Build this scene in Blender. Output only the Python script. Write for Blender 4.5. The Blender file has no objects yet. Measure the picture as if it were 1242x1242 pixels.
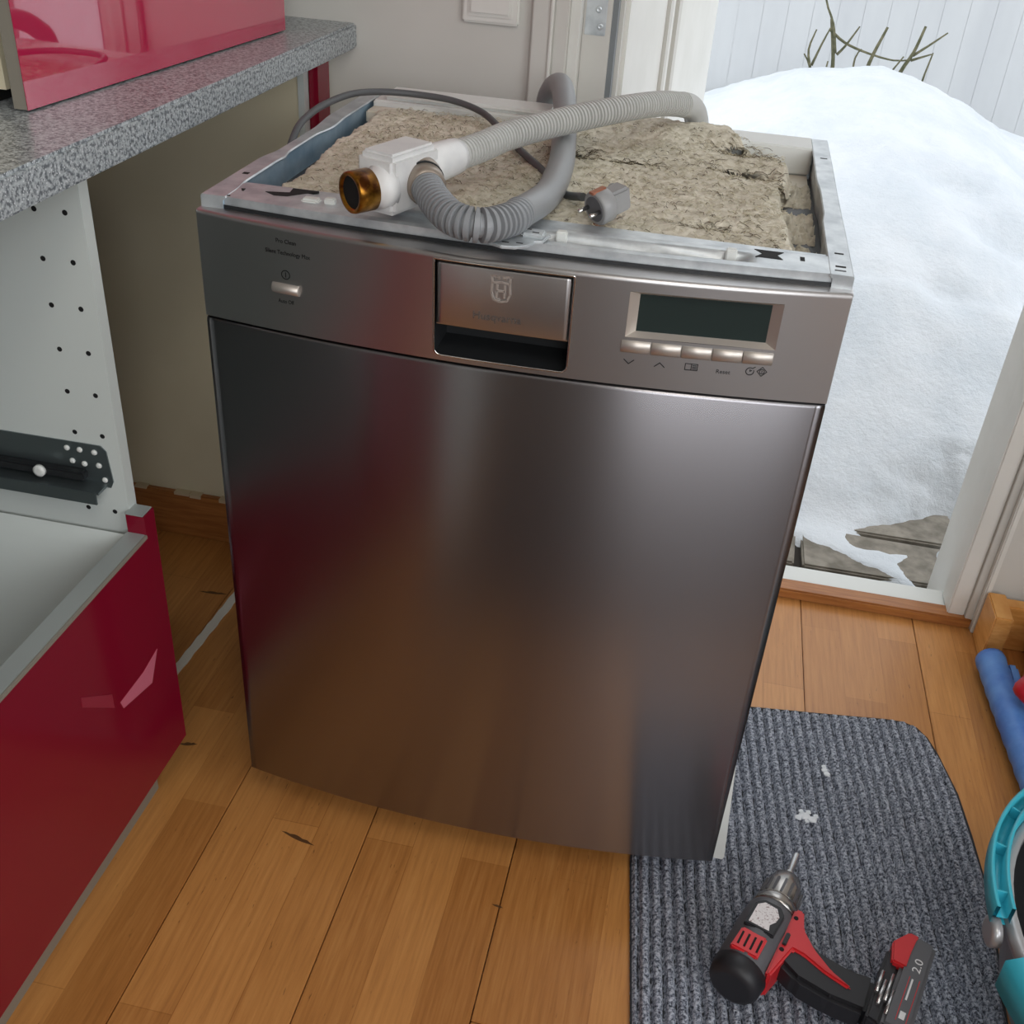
import bpy, bmesh, math, random
from mathutils import Vector, Matrix, noise
random.seed(7)
S = bpy.context.scene
COL = S.collection

# ------------------------------------------------------------------ camera, sky, exposure
CAM_LOC = Vector((0.167, -0.9011, 1.1355)); YAW, PITCH, ROLL, FPX = -0.163, 0.5732, 0.0741, 1285.7
fwd = Vector((math.sin(YAW)*math.cos(PITCH), math.cos(YAW)*math.cos(PITCH), -math.sin(PITCH)))
rt = fwd.cross(Vector((0, 0, 1))).normalized(); up = rt.cross(fwd)
r2 = rt*math.cos(ROLL)+up*math.sin(ROLL); u2 = -rt*math.sin(ROLL)+up*math.cos(ROLL)
cam = bpy.data.cameras.new('camera'); cam.sensor_width = 36; cam.lens = 36*FPX/1242; cam.clip_start = .02
co = bpy.data.objects.new('camera', cam); COL.objects.link(co)
m = Matrix((r2, u2, -fwd)).transposed().to_4x4(); m.translation = CAM_LOC; co.matrix_world = m
S.camera = co
W = bpy.data.worlds.new('overcast_sky'); S.world = W; W.use_nodes = True
W.node_tree.nodes['Background'].inputs[0].default_value = (.93, .965, 1, 1)
W.node_tree.nodes['Background'].inputs[1].default_value = 1.8
S.view_settings.view_transform = 'Standard'; S.view_settings.look = 'None'
S.view_settings.gamma = 1; S.view_settings.use_curve_mapping = False
S.view_settings.exposure = 0.08
FILL_LAMP_POWER = 4.5
def fill_light(name, loc, rot, sx_, sy_, watts, col):
    l = bpy.data.lights.new(name, 'AREA'); l.shape = 'RECTANGLE'; l.size = sx_; l.size_y = sy_; l.energy = watts; l.color = col
    o = bpy.data.objects.new(name, l); COL.objects.link(o); o.location = loc; o.rotation_euler = rot
fill_light('fill_back_window', (1.1, -2.985, 1.68), (math.radians(90), 0, 0), 1.34, .94, 26, (.95, .97, 1))      # added area light in unseen_window_1, brightens walls and niche
fill_light('fill_right_window', (1.94, -1.3, 1.5), (0, math.radians(90), 0), 1.1, 1.3, 18, (.93, .96, 1))        # added area light in unseen_window_2, brightens counter edge and drawers

# ------------------------------------------------------------------ helpers
def srgb(r, g, b):
    f = lambda c: ((c/255+.055)/1.055)**2.4 if c/255 > .04045 else c/255/12.92
    return (f(r), f(g), f(b), 1)
MATS = {}
def mat(name, col, rough=.5, metal=0, **k):
    M = bpy.data.materials.new(name); M.use_nodes = True; MATS[name] = M
    b = M.node_tree.nodes['Principled BSDF']
    b.inputs['Base Color'].default_value = col; b.inputs['Roughness'].default_value = rough; b.inputs['Metallic'].default_value = metal
    for n, v in k.items(): b.inputs[n.replace('_', ' ')].default_value = v
    return M
def N(M, t, **k):
    n = M.node_tree.nodes.new(t)
    for a, v in k.items(): setattr(n, a, v)
    return n
def LK(M, a, b): M.node_tree.links.new(a, b)
def coords(M, scale=(1, 1, 1), kind='Object', loc=(0, 0, 0), rot=(0, 0, 0)):
    mp = N(M, 'ShaderNodeMapping'); mp.inputs['Scale'].default_value = scale; mp.inputs['Location'].default_value = loc; mp.inputs['Rotation'].default_value = rot
    if kind == 'World': g = N(M, 'ShaderNodeNewGeometry'); LK(M, g.outputs['Position'], mp.inputs['Vector'])
    else: g = N(M, 'ShaderNodeTexCoord'); LK(M, g.outputs[kind], mp.inputs['Vector'])
    return mp.outputs[0]
def noise_tex(M, vec, scale, detail=3, rough=.55):
    n = N(M, 'ShaderNodeTexNoise'); n.inputs['Scale'].default_value = scale; n.inputs['Detail'].default_value = detail; n.inputs['Roughness'].default_value = rough
    LK(M, vec, n.inputs['Vector']); return n.outputs[0]
def ramp(M, fac, stops):
    r = N(M, 'ShaderNodeValToRGB'); e = r.color_ramp.elements
    while len(e) < len(stops): e.new(.5)
    for x, (p, c) in zip(e, stops): x.position = p; x.color = c
    LK(M, fac, r.inputs[0]); return r.outputs[0]
def mixc(M, fac, a, b, mode='MIX'):
    n = N(M, 'ShaderNodeMix', data_type='RGBA', blend_type=mode)
    for s, v in ((0, fac), (6, a), (7, b)):
        if hasattr(v, 'is_linked'): LK(M, v, n.inputs[s])
        else: n.inputs[s].default_value = v
    return n.outputs[2]
def base(M, sock): LK(M, sock, M.node_tree.nodes['Principled BSDF'].inputs['Base Color'])
def bump(M, sock, strength=.3, dist=.002):
    b = N(M, 'ShaderNodeBump'); b.inputs['Strength'].default_value = strength; b.inputs['Distance'].default_value = dist
    LK(M, sock, b.inputs['Height']); LK(M, b.outputs[0], M.node_tree.nodes['Principled BSDF'].inputs['Normal'])
def speck(name, c1, c2, scale, rough=.6, lo=.35, hi=.65, bs=0, bd=.001, metal=0, stretch=(1, 1, 1), **k):
    M = mat(name, c1, rough, metal, **k); n = noise_tex(M, coords(M, stretch, 'World'), scale, 4)
    base(M, ramp(M, n, [(lo, c1), (hi, c2)]))
    if bs: bump(M, n, bs, bd)
    return M

# ---- materials
speck('wall_paint', srgb(197, 194, 187), srgb(203, 200, 193), 3, .7)
speck('niche_paint', srgb(222, 212, 182), srgb(228, 219, 191), 4, .65)
mat('room_paint', srgb(128, 118, 110), .8)
mat('ceiling_paint', srgb(215, 213, 208), .9)
speck('white_frame', srgb(214, 212, 205), srgb(222, 220, 214), 8, .45)
mat('grey_frame', srgb(120, 124, 126), .5)
mat('carcass_white', srgb(208, 214, 210), .35)
mat('edge_taupe', srgb(140, 134, 122), .4)
mat('edge_grey', srgb(168, 174, 172), .38, .2)
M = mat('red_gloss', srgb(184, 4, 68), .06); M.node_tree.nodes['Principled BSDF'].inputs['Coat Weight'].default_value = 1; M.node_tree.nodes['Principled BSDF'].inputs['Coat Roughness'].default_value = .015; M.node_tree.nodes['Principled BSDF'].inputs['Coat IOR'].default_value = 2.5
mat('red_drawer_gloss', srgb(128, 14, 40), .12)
mat('film_residue', srgb(205, 110, 130), .25)
# speckled laminate worktop
M = mat('laminate', srgb(120, 122, 124), .28); v = coords(M, (1, 1, 1), 'World')
a = ramp(M, noise_tex(M, v, 260, 2), [(.40, srgb(96, 102, 107)), (.50, srgb(156, 162, 165)), (.62, srgb(182, 188, 190))])
vo = N(M, 'ShaderNodeTexVoronoi'); vo.inputs['Scale'].default_value = 320; LK(M, v, vo.inputs['Vector'])
base(M, mixc(M, ramp(M, vo.outputs[0], [(.16, (1, 1, 1, 1)), (.30, (0, 0, 0, 1))]), a, srgb(214, 218, 220)))
# parquet: three strips to a board, blocks of varied tone
M = mat('parquet', srgb(200, 140, 75), .33)
bk = N(M, 'ShaderNodeTexBrick'); bk.inputs['Scale'].default_value = 1; bk.inputs['Brick Width'].default_value = .46; bk.inputs['Row Height'].default_value = .065
bk.inputs['Mortar Size'].default_value = .0006; bk.inputs['Color1'].default_value = srgb(152, 96, 46); bk.inputs['Color2'].default_value = srgb(208, 148, 84); bk.inputs['Mortar'].default_value = srgb(150, 96, 46)
bk.offset = .37; bk.inputs['Bias'].default_value = 0
LK(M, coords(M, (1, 1, 1), 'World', (0, -.05*1.0, 0), (0, 0, math.pi/2)), bk.inputs['Vector'])
g1 = noise_tex(M, coords(M, (60, 3, 1), 'World'), 3, 5, .6)
c = mixc(M, .45, bk.outputs['Color'], ramp(M, g1, [(.3, srgb(144, 90, 42)), (.5, srgb(190, 128, 66)), (.72, srgb(216, 158, 92))]))
oi = N(M, 'ShaderNodeObjectInfo'); c = mixc(M, ramp(M, oi.outputs['Random'], [(0, (0, 0, 0, 1)), (1, (.35, .35, .35, 1))]), c, srgb(186, 126, 66))
g2 = noise_tex(M, coords(M, (150, 26, 1), 'World'), 1.6, 3, .6)
big = noise_tex(M, coords(M, (1, 1, 1), 'World', (3.1, .4, 0)), 5, 2)
sp = N(M, 'ShaderNodeMath', operation='MULTIPLY'); LK(M, ramp(M, g2, [(.66, (0, 0, 0, 1)), (.74, (1, 1, 1, 1))]), sp.inputs[0]); LK(M, ramp(M, big, [(.40, (0, 0, 0, 1)), (.56, (.85, .85, .85, 1))]), sp.inputs[1])
c = mixc(M, sp.outputs[0], c, srgb(82, 50, 26)); base(M, c); bump(M, g1, .08, .001)
speck('oak_dark', srgb(150, 92, 46), srgb(176, 116, 62), 14, .4, stretch=(1, 14, 14))
speck('oak_light', srgb(206, 142, 70), srgb(226, 168, 98), 10, .4, stretch=(3, 1, 12))
mat('seam_dark', srgb(48, 32, 20), .9)
mat('scuff_dark', srgb(92, 60, 32), .6)
mat('sealant', srgb(226, 224, 214), .6)
mat('paint_flake', srgb(206, 190, 160), .8)
# brushed steel
def steel(name, col, rough, ani, bs=.02):
    M = mat(name, col, rough, 1); b = M.node_tree.nodes['Principled BSDF']
    b.inputs['Anisotropic'].default_value = ani; b.inputs['Anisotropic Rotation'].default_value = .25
    t = N(M, 'ShaderNodeCombineXYZ'); t.inputs[0].default_value = 1; LK(M, t.outputs[0], b.inputs['Tangent'])
    n = noise_tex(M, coords(M, (2, 2, 900), 'World'), 1, 2); bump(M, n, bs, .0004)
    return M
steel('brushed_steel', srgb(142, 140, 143), .27, .9)
steel('panel_steel', srgb(192, 190, 190), .33, .7)
mat('button_silver', srgb(205, 198, 190), .45, .8)
mat('chrome', srgb(215, 212, 208), .15, 1)
speck('galvanised', srgb(180, 186, 190), srgb(212, 217, 219), 40, .42, metal=.6)
speck('galvanised_blue_reflect', srgb(140, 170, 192), srgb(170, 194, 210), 30, .4, metal=.35)  # bluish reflection on the left inner wall put into the colour
mat('white_metal', srgb(222, 224, 220), .4)
speck('cream_plastic', srgb(222, 216, 200), srgb(206, 198, 180), 12, .5)
mat('black_void', srgb(12, 12, 12), .8)
mat('print_black', srgb(22, 22, 24), .6)
mat('print_grey', srgb(84, 77, 73), .6)
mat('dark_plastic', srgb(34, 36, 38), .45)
M = mat('lcd', srgb(42, 52, 50), .12); M.node_tree.nodes['Principled BSDF'].inputs['Coat Weight'].default_value = .5
# felt
M = mat('felt', srgb(176, 166, 140), 1); v = coords(M, (1, 1, 1), 'World')
n1 = noise_tex(M, v, 130, 5, .7); n2 = noise_tex(M, v, 14, 3)
c = ramp(M, n1, [(.26, srgb(128, 120, 104)), (.40, srgb(206, 199, 180)), (.70, srgb(234, 228, 212))])
c = mixc(M, ramp(M, n2, [(.35, (0, 0, 0, 1)), (.7, (.5, .5, .5, 1))]), c, srgb(186, 179, 160)); base(M, c); bump(M, n1, .6, .002)
mat('fibre', srgb(190, 182, 158), 1); mat('fibre_dark', srgb(84, 74, 56), 1)
# hoses
mat('hose_grey', srgb(186, 186, 182), .5); mat('hose_dark', srgb(140, 143, 146), .45); mat('hose_smooth', srgb(142, 144, 146), .42)
speck('valve_plastic', srgb(226, 226, 224), srgb(212, 212, 212), 30, .4)
speck('brass_stained', srgb(84, 44, 10), srgb(196, 140, 50), 60, .3, metal=.9)
mat('collar_brown', srgb(150, 138, 126), .35, .4); mat('cable_grey', srgb(84, 86, 88), .5); mat('plug_grey', srgb(150, 150, 150), .4)
mat('copper_contact', srgb(196, 140, 116), .35, .8)
# mat
M = mat('mat_pile', srgb(90, 96, 108), 1); v = coords(M, (1, 1, 1), 'World'); n1 = noise_tex(M, v, 260, 3, .75)
base(M, ramp(M, n1, [(.36, srgb(48, 52, 62)), (.47, srgb(132, 138, 152)), (.60, srgb(200, 205, 216))])); bump(M, n1, 1, .004)
mat('mat_rubber', srgb(40, 42, 46), .8); mat('snow_crumb_white', srgb(236, 240, 244), .6)
# drill
mat('drill_red', srgb(205, 40, 46), .38); mat('drill_black', srgb(34, 34, 38), .5); mat('drill_grey', srgb(92, 92, 96), .45); mat('drill_silver', srgb(170, 166, 162), .25, .9)
M = mat('worn_sticker', srgb(222, 216, 216), .5); base(M, ramp(M, noise_tex(M, coords(M, (1, 1, 1), 'World'), 420, 4), [(.34, srgb(140, 112, 112)), (.44, srgb(226, 220, 220))]))
mat('print_white', srgb(225, 225, 225), .5); mat('bit_steel', srgb(206, 206, 206), .25, .9)
# bucket and others
mat('bucket_grey', srgb(122, 124, 128), .35); mat('teal', srgb(60, 176, 196), .35); mat('teal_dark', srgb(16, 110, 132), .4); mat('bucket_inside', srgb(24, 26, 28), .5); mat('silver_plastic', srgb(176, 176, 178), .3, .4)
speck('blue_foam', srgb(70, 122, 204), srgb(96, 150, 222), 24, .45); mat('red_plastic', srgb(196, 20, 40), .35); mat('navy', srgb(30, 44, 110), .6)
# outdoors
M = mat('snow', srgb(238, 242, 247), .7); v = coords(M, (1, 1, 1), 'World'); n1 = noise_tex(M, v, 55, 5, .7)
base(M, ramp(M, noise_tex(M, v, 3.5, 4, .7), [(.3, srgb(198, 205, 212)), (.6, srgb(214, 218, 223))])); bump(M, n1, .5, .012)
speck('paver_stone', srgb(112, 106, 96), srgb(146, 139, 128), 26, .85, bs=.5, bd=.004)
mat('gravel_joint', srgb(52, 48, 44), 1)
speck('fence_white', srgb(190, 192, 194), srgb(198, 200, 201), 6, .6, stretch=(1, 1, .2))
speck('bark', srgb(74, 76, 52), srgb(112, 108, 84), 60, .8)
mat('glass_pane', srgb(235, 240, 240), .02, 0, Transmission_Weight=1.0)
M = mat('fill_lamp_glow', (1, 1, 1, 1), .5); b = M.node_tree.nodes['Principled BSDF']; b.inputs['Emission Color'].default_value = (1, .94, .86, 1); b.inputs['Emission Strength'].default_value = 3

# ---- mesh building
def box(bm, x0, x1, y0, y1, z0, z1, bev=0, mtx=None):
    t = bmesh.new() if (bev or mtx) else bm
    vs = [t.verts.new((x, y, z)) for x in (x0, x1) for y in (y0, y1) for z in (z0, z1)]
    for f in ((0, 1, 3, 2), (4, 6, 7, 5), (0, 4, 5, 1), (2, 3, 7, 6), (0, 2, 6, 4), (1, 5, 7, 3)): t.faces.new([vs[i] for i in f])
    if t is not bm:
        if bev: bmesh.ops.bevel(t, geom=t.edges[:], offset=bev, segments=2, affect='EDGES')
        if mtx: bmesh.ops.transform(t, matrix=mtx, verts=t.verts)
        merge(bm, t)
    return bm
def merge(bm, t):
    d = {v: bm.verts.new(v.co) for v in t.verts}
    for f in t.faces:
        nf = bm.faces.new([d[v] for v in f.verts]); nf.smooth = f.smooth
    t.free()
def prism(bm, poly, z0, z1, mtx=None, bev=0):
    t = bmesh.new(); n = len(poly)
    a = [t.verts.new((x, y, z0)) for x, y in poly]; b = [t.verts.new((x, y, z1)) for x, y in poly]
    t.faces.new(a[::-1]); t.faces.new(b)
    for i in range(n): t.faces.new((a[i], a[(i+1) % n], b[(i+1) % n], b[i]))
    bmesh.ops.recalc_face_normals(t, faces=t.faces)
    if bev: bmesh.ops.bevel(t, geom=[e for e in t.edges], offset=bev, segments=2, affect='EDGES')
    if mtx: bmesh.ops.transform(t, matrix=mtx, verts=t.verts)
    merge(bm, t); return bm
def catmull(pts, step):
    P = [Vector(p) for p in pts]; P = [2*P[0]-P[1]]+P+[2*P[-1]-P[-2]]; out = []
    for i in range(1, len(P)-2):
        a, b, c, d = P[i-1:i+3]; k = max(2, int((c-b).length/step))
        for j in range(k):
            t = j/k; out.append(.5*((2*b)+(c-a)*t+(2*a-5*b+4*c-d)*t*t+(3*b-a-3*c+d)*t**3))
    out.append(P[-2]); return out
def tube(bm, pts, r, n=14, caps=True, sm=True):
    P = [Vector(p) for p in pts]; rings = []; nrm = None; L = 0
    for i, p in enumerate(P):
        t = (P[min(i+1, len(P)-1)]-P[max(i-1, 0)]).normalized()
        if i: L += (P[i]-P[i-1]).length
        if nrm is None: nrm = t.cross(Vector((0, 0, 1))); nrm = nrm if nrm.length > .05 else t.cross(Vector((0, 1, 0)))
        nrm = (nrm-t*nrm.dot(t)).normalized(); bn = t.cross(nrm); rr = r(L) if callable(r) else r
        rings.append([bm.verts.new(p+(nrm*math.cos(2*math.pi*k/n)+bn*math.sin(2*math.pi*k/n))*rr) for k in range(n)])
    for a, b in zip(rings, rings[1:]):
        for k in range(n): bm.faces.new((a[k], a[(k+1) % n], b[(k+1) % n], b[k])).smooth = sm
    if caps: bm.faces.new(rings[0][::-1]); bm.faces.new(rings[-1])
    return bm
def lathe(bm, o, axis, prof, n=28, cap=True):
    o = Vector(o); ax = Vector(axis).normalized(); u = ax.orthogonal().normalized(); w = ax.cross(u); rings = []
    for t, r in prof: rings.append([bm.verts.new(o+ax*t+(u*math.cos(2*math.pi*k/n)+w*math.sin(2*math.pi*k/n))*r) for k in range(n)])
    for a, b in zip(rings, rings[1:]):
        for k in range(n): bm.faces.new((a[k], a[(k+1) % n], b[(k+1) % n], b[k])).smooth = True
    if cap: bm.faces.new(rings[0][::-1]); bm.faces.new(rings[-1])
    return bm
def grid(bm, nx, ny, fn, skip=None, smooth=True):
    vs = [[bm.verts.new(fn(i/nx, j/ny)) for j in range(ny+1)] for i in range(nx+1)]
    for i in range(nx):
        for j in range(ny):
            if skip and skip((i+.5)/nx, (j+.5)/ny): continue
            bm.faces.new((vs[i][j], vs[i+1][j], vs[i+1][j+1], vs[i][j+1])).smooth = smooth
    for v in [v for v in bm.verts if not v.link_faces]: bm.verts.remove(v)
    return bm
def origin(p):
    v = Vector((0, 0, 0))
    while p: v = v+p.location; p = p.parent
    return v
def obj(name, bm, m, parent=None, kind=None, loc=None, normals=True):
    if normals: bmesh.ops.recalc_face_normals(bm, faces=bm.faces)
    o0 = origin(parent)+(Vector(loc) if loc else Vector((0, 0, 0)))
    if o0.length: bmesh.ops.translate(bm, vec=-o0, verts=bm.verts)
    me = bpy.data.meshes.new(name); bm.to_mesh(me); bm.free()
    me.materials.append(MATS[m]); o = bpy.data.objects.new(name, me); COL.objects.link(o)
    if loc: o.location = loc
    if parent: o.parent = parent
    if kind: o['kind'] = kind
    return o
def bx(name, m, parent, *a, bev=0, **k): return obj(name, box(bmesh.new(), *a, bev=bev), m, parent, **k)
def share(o, name, loc, parent, rotz=0, m=None):
    c = o.copy(); c.name = name; COL.objects.link(c); c.parent = parent; c.location = loc; c.rotation_euler = (0, 0, rotz); return c
def tag(o, label, cat, group=None):
    o['label'] = label; o['category'] = cat
    if group: o['group'] = group
    return o
def thing(name, loc, label, cat, group=None):
    o = bpy.data.objects.new(name, None); o.empty_display_size = .05; COL.objects.link(o); o.location = loc
    return tag(o, label, cat, group)
def text_bm(s, size, depth=.0001, width=None):
    cu = bpy.data.curves.new('lettering', 'FONT'); cu.body = s; cu.size = size; cu.align_x = 'CENTER'; cu.align_y = 'CENTER'; cu.extrude = depth; cu.resolution_u = 3
    o = bpy.data.objects.new('lettering', cu); COL.objects.link(o); bpy.context.view_layer.update()
    me = bpy.data.meshes.new_from_object(o.evaluated_get(bpy.context.evaluated_depsgraph_get()))
    bm = bmesh.new(); bm.from_mesh(me); bpy.data.objects.remove(o); bpy.data.curves.remove(cu); bpy.data.meshes.remove(me)
    if width:
        xs = [v.co.x for v in bm.verts]; k = width/(max(xs)-min(xs)); c = (max(xs)+min(xs))/2
        for v in bm.verts: v.co.x = (v.co.x-c)*k
    return bm
def strokes(polys, w, d=.0001):
    bm = bmesh.new()
    for pl in polys:
        for (x0, y0), (x1, y1) in zip(pl, pl[1:]):
            a = Vector((x0, y0)); b = Vector((x1, y1)); t = (b-a).normalized()*w*.5; n = Vector((-t.y, t.x))
            prism(bm, [a-t*.6-n, b+t*.6-n, b+t*.6+n, a-t*.6+n], -d, d)
    return bm
def circ(cx, cy, r, a0=0, a1=360, n=20): return [(cx+r*math.cos(math.radians(a0+(a1-a0)*i/n)), cy+r*math.sin(math.radians(a0+(a1-a0)*i/n))) for i in range(n+1)]
def fb(x, y, z, s): return noise.noise(Vector((x, y, z))*s)
def smooth(a, b, x):
    t = max(0, min(1, (x-a)/(b-a))); return t*t*(3-2*t)

# ================================================================== THE SETTING
XL, XR, YB, YF, ZC = -1.02, 1.95, -3.0, 0.70, 2.4
floor = bx('floor', 'seam_dark', None, XL, XR, YB, YF+.03, -.12, -.016, kind='structure')
PW = .195; protos = {}
rnd = random.Random(3)
starts = {2: -.217, 3: -1.0, 1: .46, 0: -.62, 4: .02}
for k in range(-3, 11):
    x0 = -.34+PW*k-.0  # boards run towards the garden door
    j = starts.get(k, rnd.uniform(-1, .3)) if k != 1 else -.75
    if k == 1: j = .9
    cuts = [YB]; y = j-2.2*4
    while y < YF+.005:
        if y > YB+.05: cuts.append(y)
        y += 2.2
    cuts.append(YF+.005)
    xa, xb = max(x0, XL), min(x0+PW, XR)
    if xb-xa < .02: continue
    for a, b in zip(cuts, cuts[1:]):
        if b-a < .02: continue
        obj('plank', box(bmesh.new(), xa+.0006, xb-.0006, a+.0006, b-.0006, -.016, 0, bev=.0009), 'parquet', floor)
# dark scuffs and dents on the boards, flat wear marks
def scuff(pts, w):
    return strokes([pts], w, .0003)
bm = bmesh.new()
for pts, w in (([(-.585, .43), (-.535, .435)], .006), ([(-.30, .075), (-.25, .066)], .008), ([(-.455, .092), (-.43, .098)], .006), ([(-.255, -.018), (-.205, -.03)], .006), ([(.04, -.06), (.055, -.062)], .003)):
    (x0, y0), (x1, y1) = pts
    top = [(x0+(x1-x0)*k/8, y0+(y1-y0)*k/8+w*.5*math.sin(math.pi*k/8)*(1+.4*math.sin(k*2.3))) for k in range(9)]; bot = [(x0+(x1-x0)*k/8, y0+(y1-y0)*k/8-w*.5*math.sin(math.pi*k/8)) for k in range(7, 0, -1)]
    prism(bm, bot[::-1]+top[::-1], -.0002, .0002)
obj('wear_mark', bm, 'scuff_dark', floor, kind='stuff')
# far wall with the garden door opening
wf = bx('wall_far', 'wall_paint', None, XL, -.075, YF, YF+.2, -.1, ZC, kind='structure')
bx('wall_panel', 'wall_paint', wf, .735, XR, YF, YF+.2, -.1, ZC)
bx('wall_lintel', 'wall_paint', wf, -.075, .735, YF, YF+.2, 2.1, ZC)
wl = bx('wall_left', 'room_paint', None, XL-.1, XL, YB, YF, 0, ZC, kind='structure')
wr = bx('wall_right', 'room_paint', None, XR, XR+.1, YB, -2.0, 0, ZC, kind='structure')
bx('wall_panel', 'room_paint', wr, XR, XR+.1, -.6, YF, 0, ZC); bx('wall_panel', 'room_paint', wr, XR, XR+.1, -2.0, -.6, 0, .9); bx('wall_panel', 'room_paint', wr, XR, XR+.1, -2.0, -.6, 2.1, ZC)
wb = bx('wall_back', 'room_paint', None, XL, .4, YB-.1, YB, 0, ZC, kind='structure')
bx('wall_panel', 'room_paint', wb, 1.8, XR, YB-.1, YB, 0, ZC); bx('wall_panel', 'room_paint', wb, .4, 1.8, YB-.1, YB, 0, 1.18); bx('wall_panel', 'room_paint', wb, .4, 1.8, YB-.1, YB, 2.18, ZC)
bx('ceiling', 'ceiling_paint', None, XL, XR, YB, YF+.2, ZC, ZC+.1, kind='structure')
for i, (ax, lo, hi, at) in enumerate((('x', .4, 1.8, YB-.06), ('y', -2.0, -.6, XR+.06))):  # unseen windows; the added area lights stand in their openings
    bm = bmesh.new()
    for a in (lo, (lo+hi)/2-.03, hi-.06):
        box(bm, *((a, a+.06, at-.03, at+.03) if ax == 'x' else (at-.03, at+.03, a, a+.06)), (1.18, .9)[i], (2.18, 2.1)[i])
    for z in ((1.18, 2.12), (.9, 2.04))[i]: box(bm, *((lo, hi, at-.03, at+.03) if ax == 'x' else (at-.03, at+.03, lo, hi)), z, z+.06)
    obj('unseen_window_%d' % (i+1), bm, 'white_frame', None, kind='structure')
# niche end wall with its oak skirting board
wn = bx('wall_niche', 'niche_paint', None, XL, -.428, .59, .70, 0, .846, kind='structure')
bx('wall_edge_strip', 'carcass_white', wn, -.428, -.419, .588, .606, 0, .846)
bs = obj('baseboard_niche', box(bmesh.new(), XL, -.50, .578, .59, .0, .092, bev=.002), 'oak_dark', None, kind='structure')
bm = bmesh.new(); rn = random.Random(5); x = -.77
while x < -.55:
    l = rn.uniform(.01, .03)
    if rn.random() < .75: box(bm, x, x+l, .5765, .592, .0905+rn.uniform(-.004, 0), .0935)
    x += l+rn.uniform(0, .006)
obj('flaking_paint', bm, 'paint_flake', bs, kind='stuff')
# door frame, casing, sill
t1 = obj('trim_1', box(bmesh.new(), -.118, -.088, .688, .70, 0, 2.14, bev=.002), 'wall_paint', None, kind='structure')
bx('casing_bead', 'white_frame', t1, -.092, -.087, .684, .70, 0, 2.14, bev=.0015); bx('casing_band', 'wall_paint', t1, -.087, -.066, .69, .71, 0, 2.14, bev=.002)
t2 = obj('trim_2', box(bmesh.new(), -.066, -.052, .70, .735, 0, 2.1, bev=.001), 'white_frame', None, kind='structure')
bx('jamb_rebate', 'wall_paint', t2, -.0525, -.012, .735, .76, 0, 2.1, bev=.001); bx('rubber_seal', 'grey_frame', t2, -.014, -.004, .742, .765, 0, 2.1); bx('outer_jamb', 'wall_paint', t2, -.06, .002, .765, .90, -.1, 2.1, bev=.001)
hp = obj('hinge_plate', box(bmesh.new(), -.049, -.019, .7335, .7358, .892, 1.02, bev=.001), 'galvanised', t2)
for x, z in ((-.031, .926), (-.027, .904)): obj('screw', lathe(bmesh.new(), (x, .7338, z), (0, -1, 0), [(0, .0048), (.001, .0044), (.0014, .002), (.0005, .001)], 16), 'galvanised', hp)
t3 = obj('trim_3', box(bmesh.new(), .691, .72, .712, .77, .018, 2.1, bev=.002), 'white_frame', None, kind='structure')
bx('outer_jamb', 'white_frame', t3, .70, .74, .77, .90, -.1, 2.1); bx('casing_band', 'wall_paint', t3, .72, .735, .704, .73, .018, 2.12, bev=.001); bx('casing_bead', 'white_frame', t3, .732, .742, .690, .705, .0, 2.14, bev=.002)
t4 = obj('trim_4', box(bmesh.new(), -.02, .733, .700, .736, 0, .02, bev=.003), 'oak_dark', None, kind='structure')
bx('sill_rail', 'white_metal', t4, -.02, .70, .736, .785, -.03, .016, bev=.002)
# garden door leaf, swung outward
dr = bpy.data.objects.new('door_1', None); COL.objects.link(dr); dr.location = (.004, .79, 0); dr['kind'] = 'structure'
def leaf(name, m, x0, x1, t0, t1, z0, z1):
    M4 = Matrix.Translation((.004, .79, 0)) @ Matrix.Rotation(math.radians(-6.5), 4, 'Z')
    return obj(name, box(bmesh.new(), -t1, -t0, x0, x1, z0, z1, bev=.002, mtx=M4), m, dr)
leaf('door_panel', 'white_frame', .005, .93, .006, .04, .02, 2.05)
leaf('door_stile', 'white_frame', .0, .30, -.004, .008, .02, 2.05); leaf('door_stile', 'white_frame', .42, .93, -.004, .008, .02, 2.05)
leaf('glazing_bead', 'wall_paint', .30, .33, -.010, .008, .1, 2.0); leaf('glazing_bead', 'wall_paint', .385, .42, -.010, .008, .1, 2.0); leaf('groove_strip', 'white_frame', .345, .37, -.006, .008, .1, 2.0)

# ================================================================== OUTDOORS
gd = bx('ground', 'gravel_joint', None, -3, 5, .786, 6, -.3, -.112, kind='structure')
rn = random.Random(11)
y = .79; row = 0
while y < 1.75:
    h = rn.uniform(.15, .2); x = -.1-rn.uniform(0, .2)
    if row == 0: h = .175
    if row == 1: h = .160
    while x < 1.5:
        w = rn.uniform(.2, .34)
        poly = [(x+.004+rn.uniform(0, .006), y+.004), (x+w-.004-rn.uniform(0, .008), y+.004+rn.uniform(0, .006)), (x+w-.004, y+h-.004-rn.uniform(0, .006)), (x+.004, y+h-.004)]
        obj('paver', prism(bmesh.new(), poly, -.16, -.10+rn.uniform(-.004, .003), bev=.004), 'paver_stone', gd); x += w
    y += h; row += 1
bareA = [(.60, 1.10), (.627, 1.133), (.702, 1.182), (.779, 1.240), (.95, 1.25), (.95, .90), (.745, .90), (.725, .971), (.705, 1.02), (.73, 1.085), (.677, 1.105)]
bareB = [(.2, .88), (.2, 1.08), (.40, 1.075), (.447, 1.055), (.475, 1.023), (.534, 1.003), (.598, .962), (.66, .935), (.66, .88)]
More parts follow.
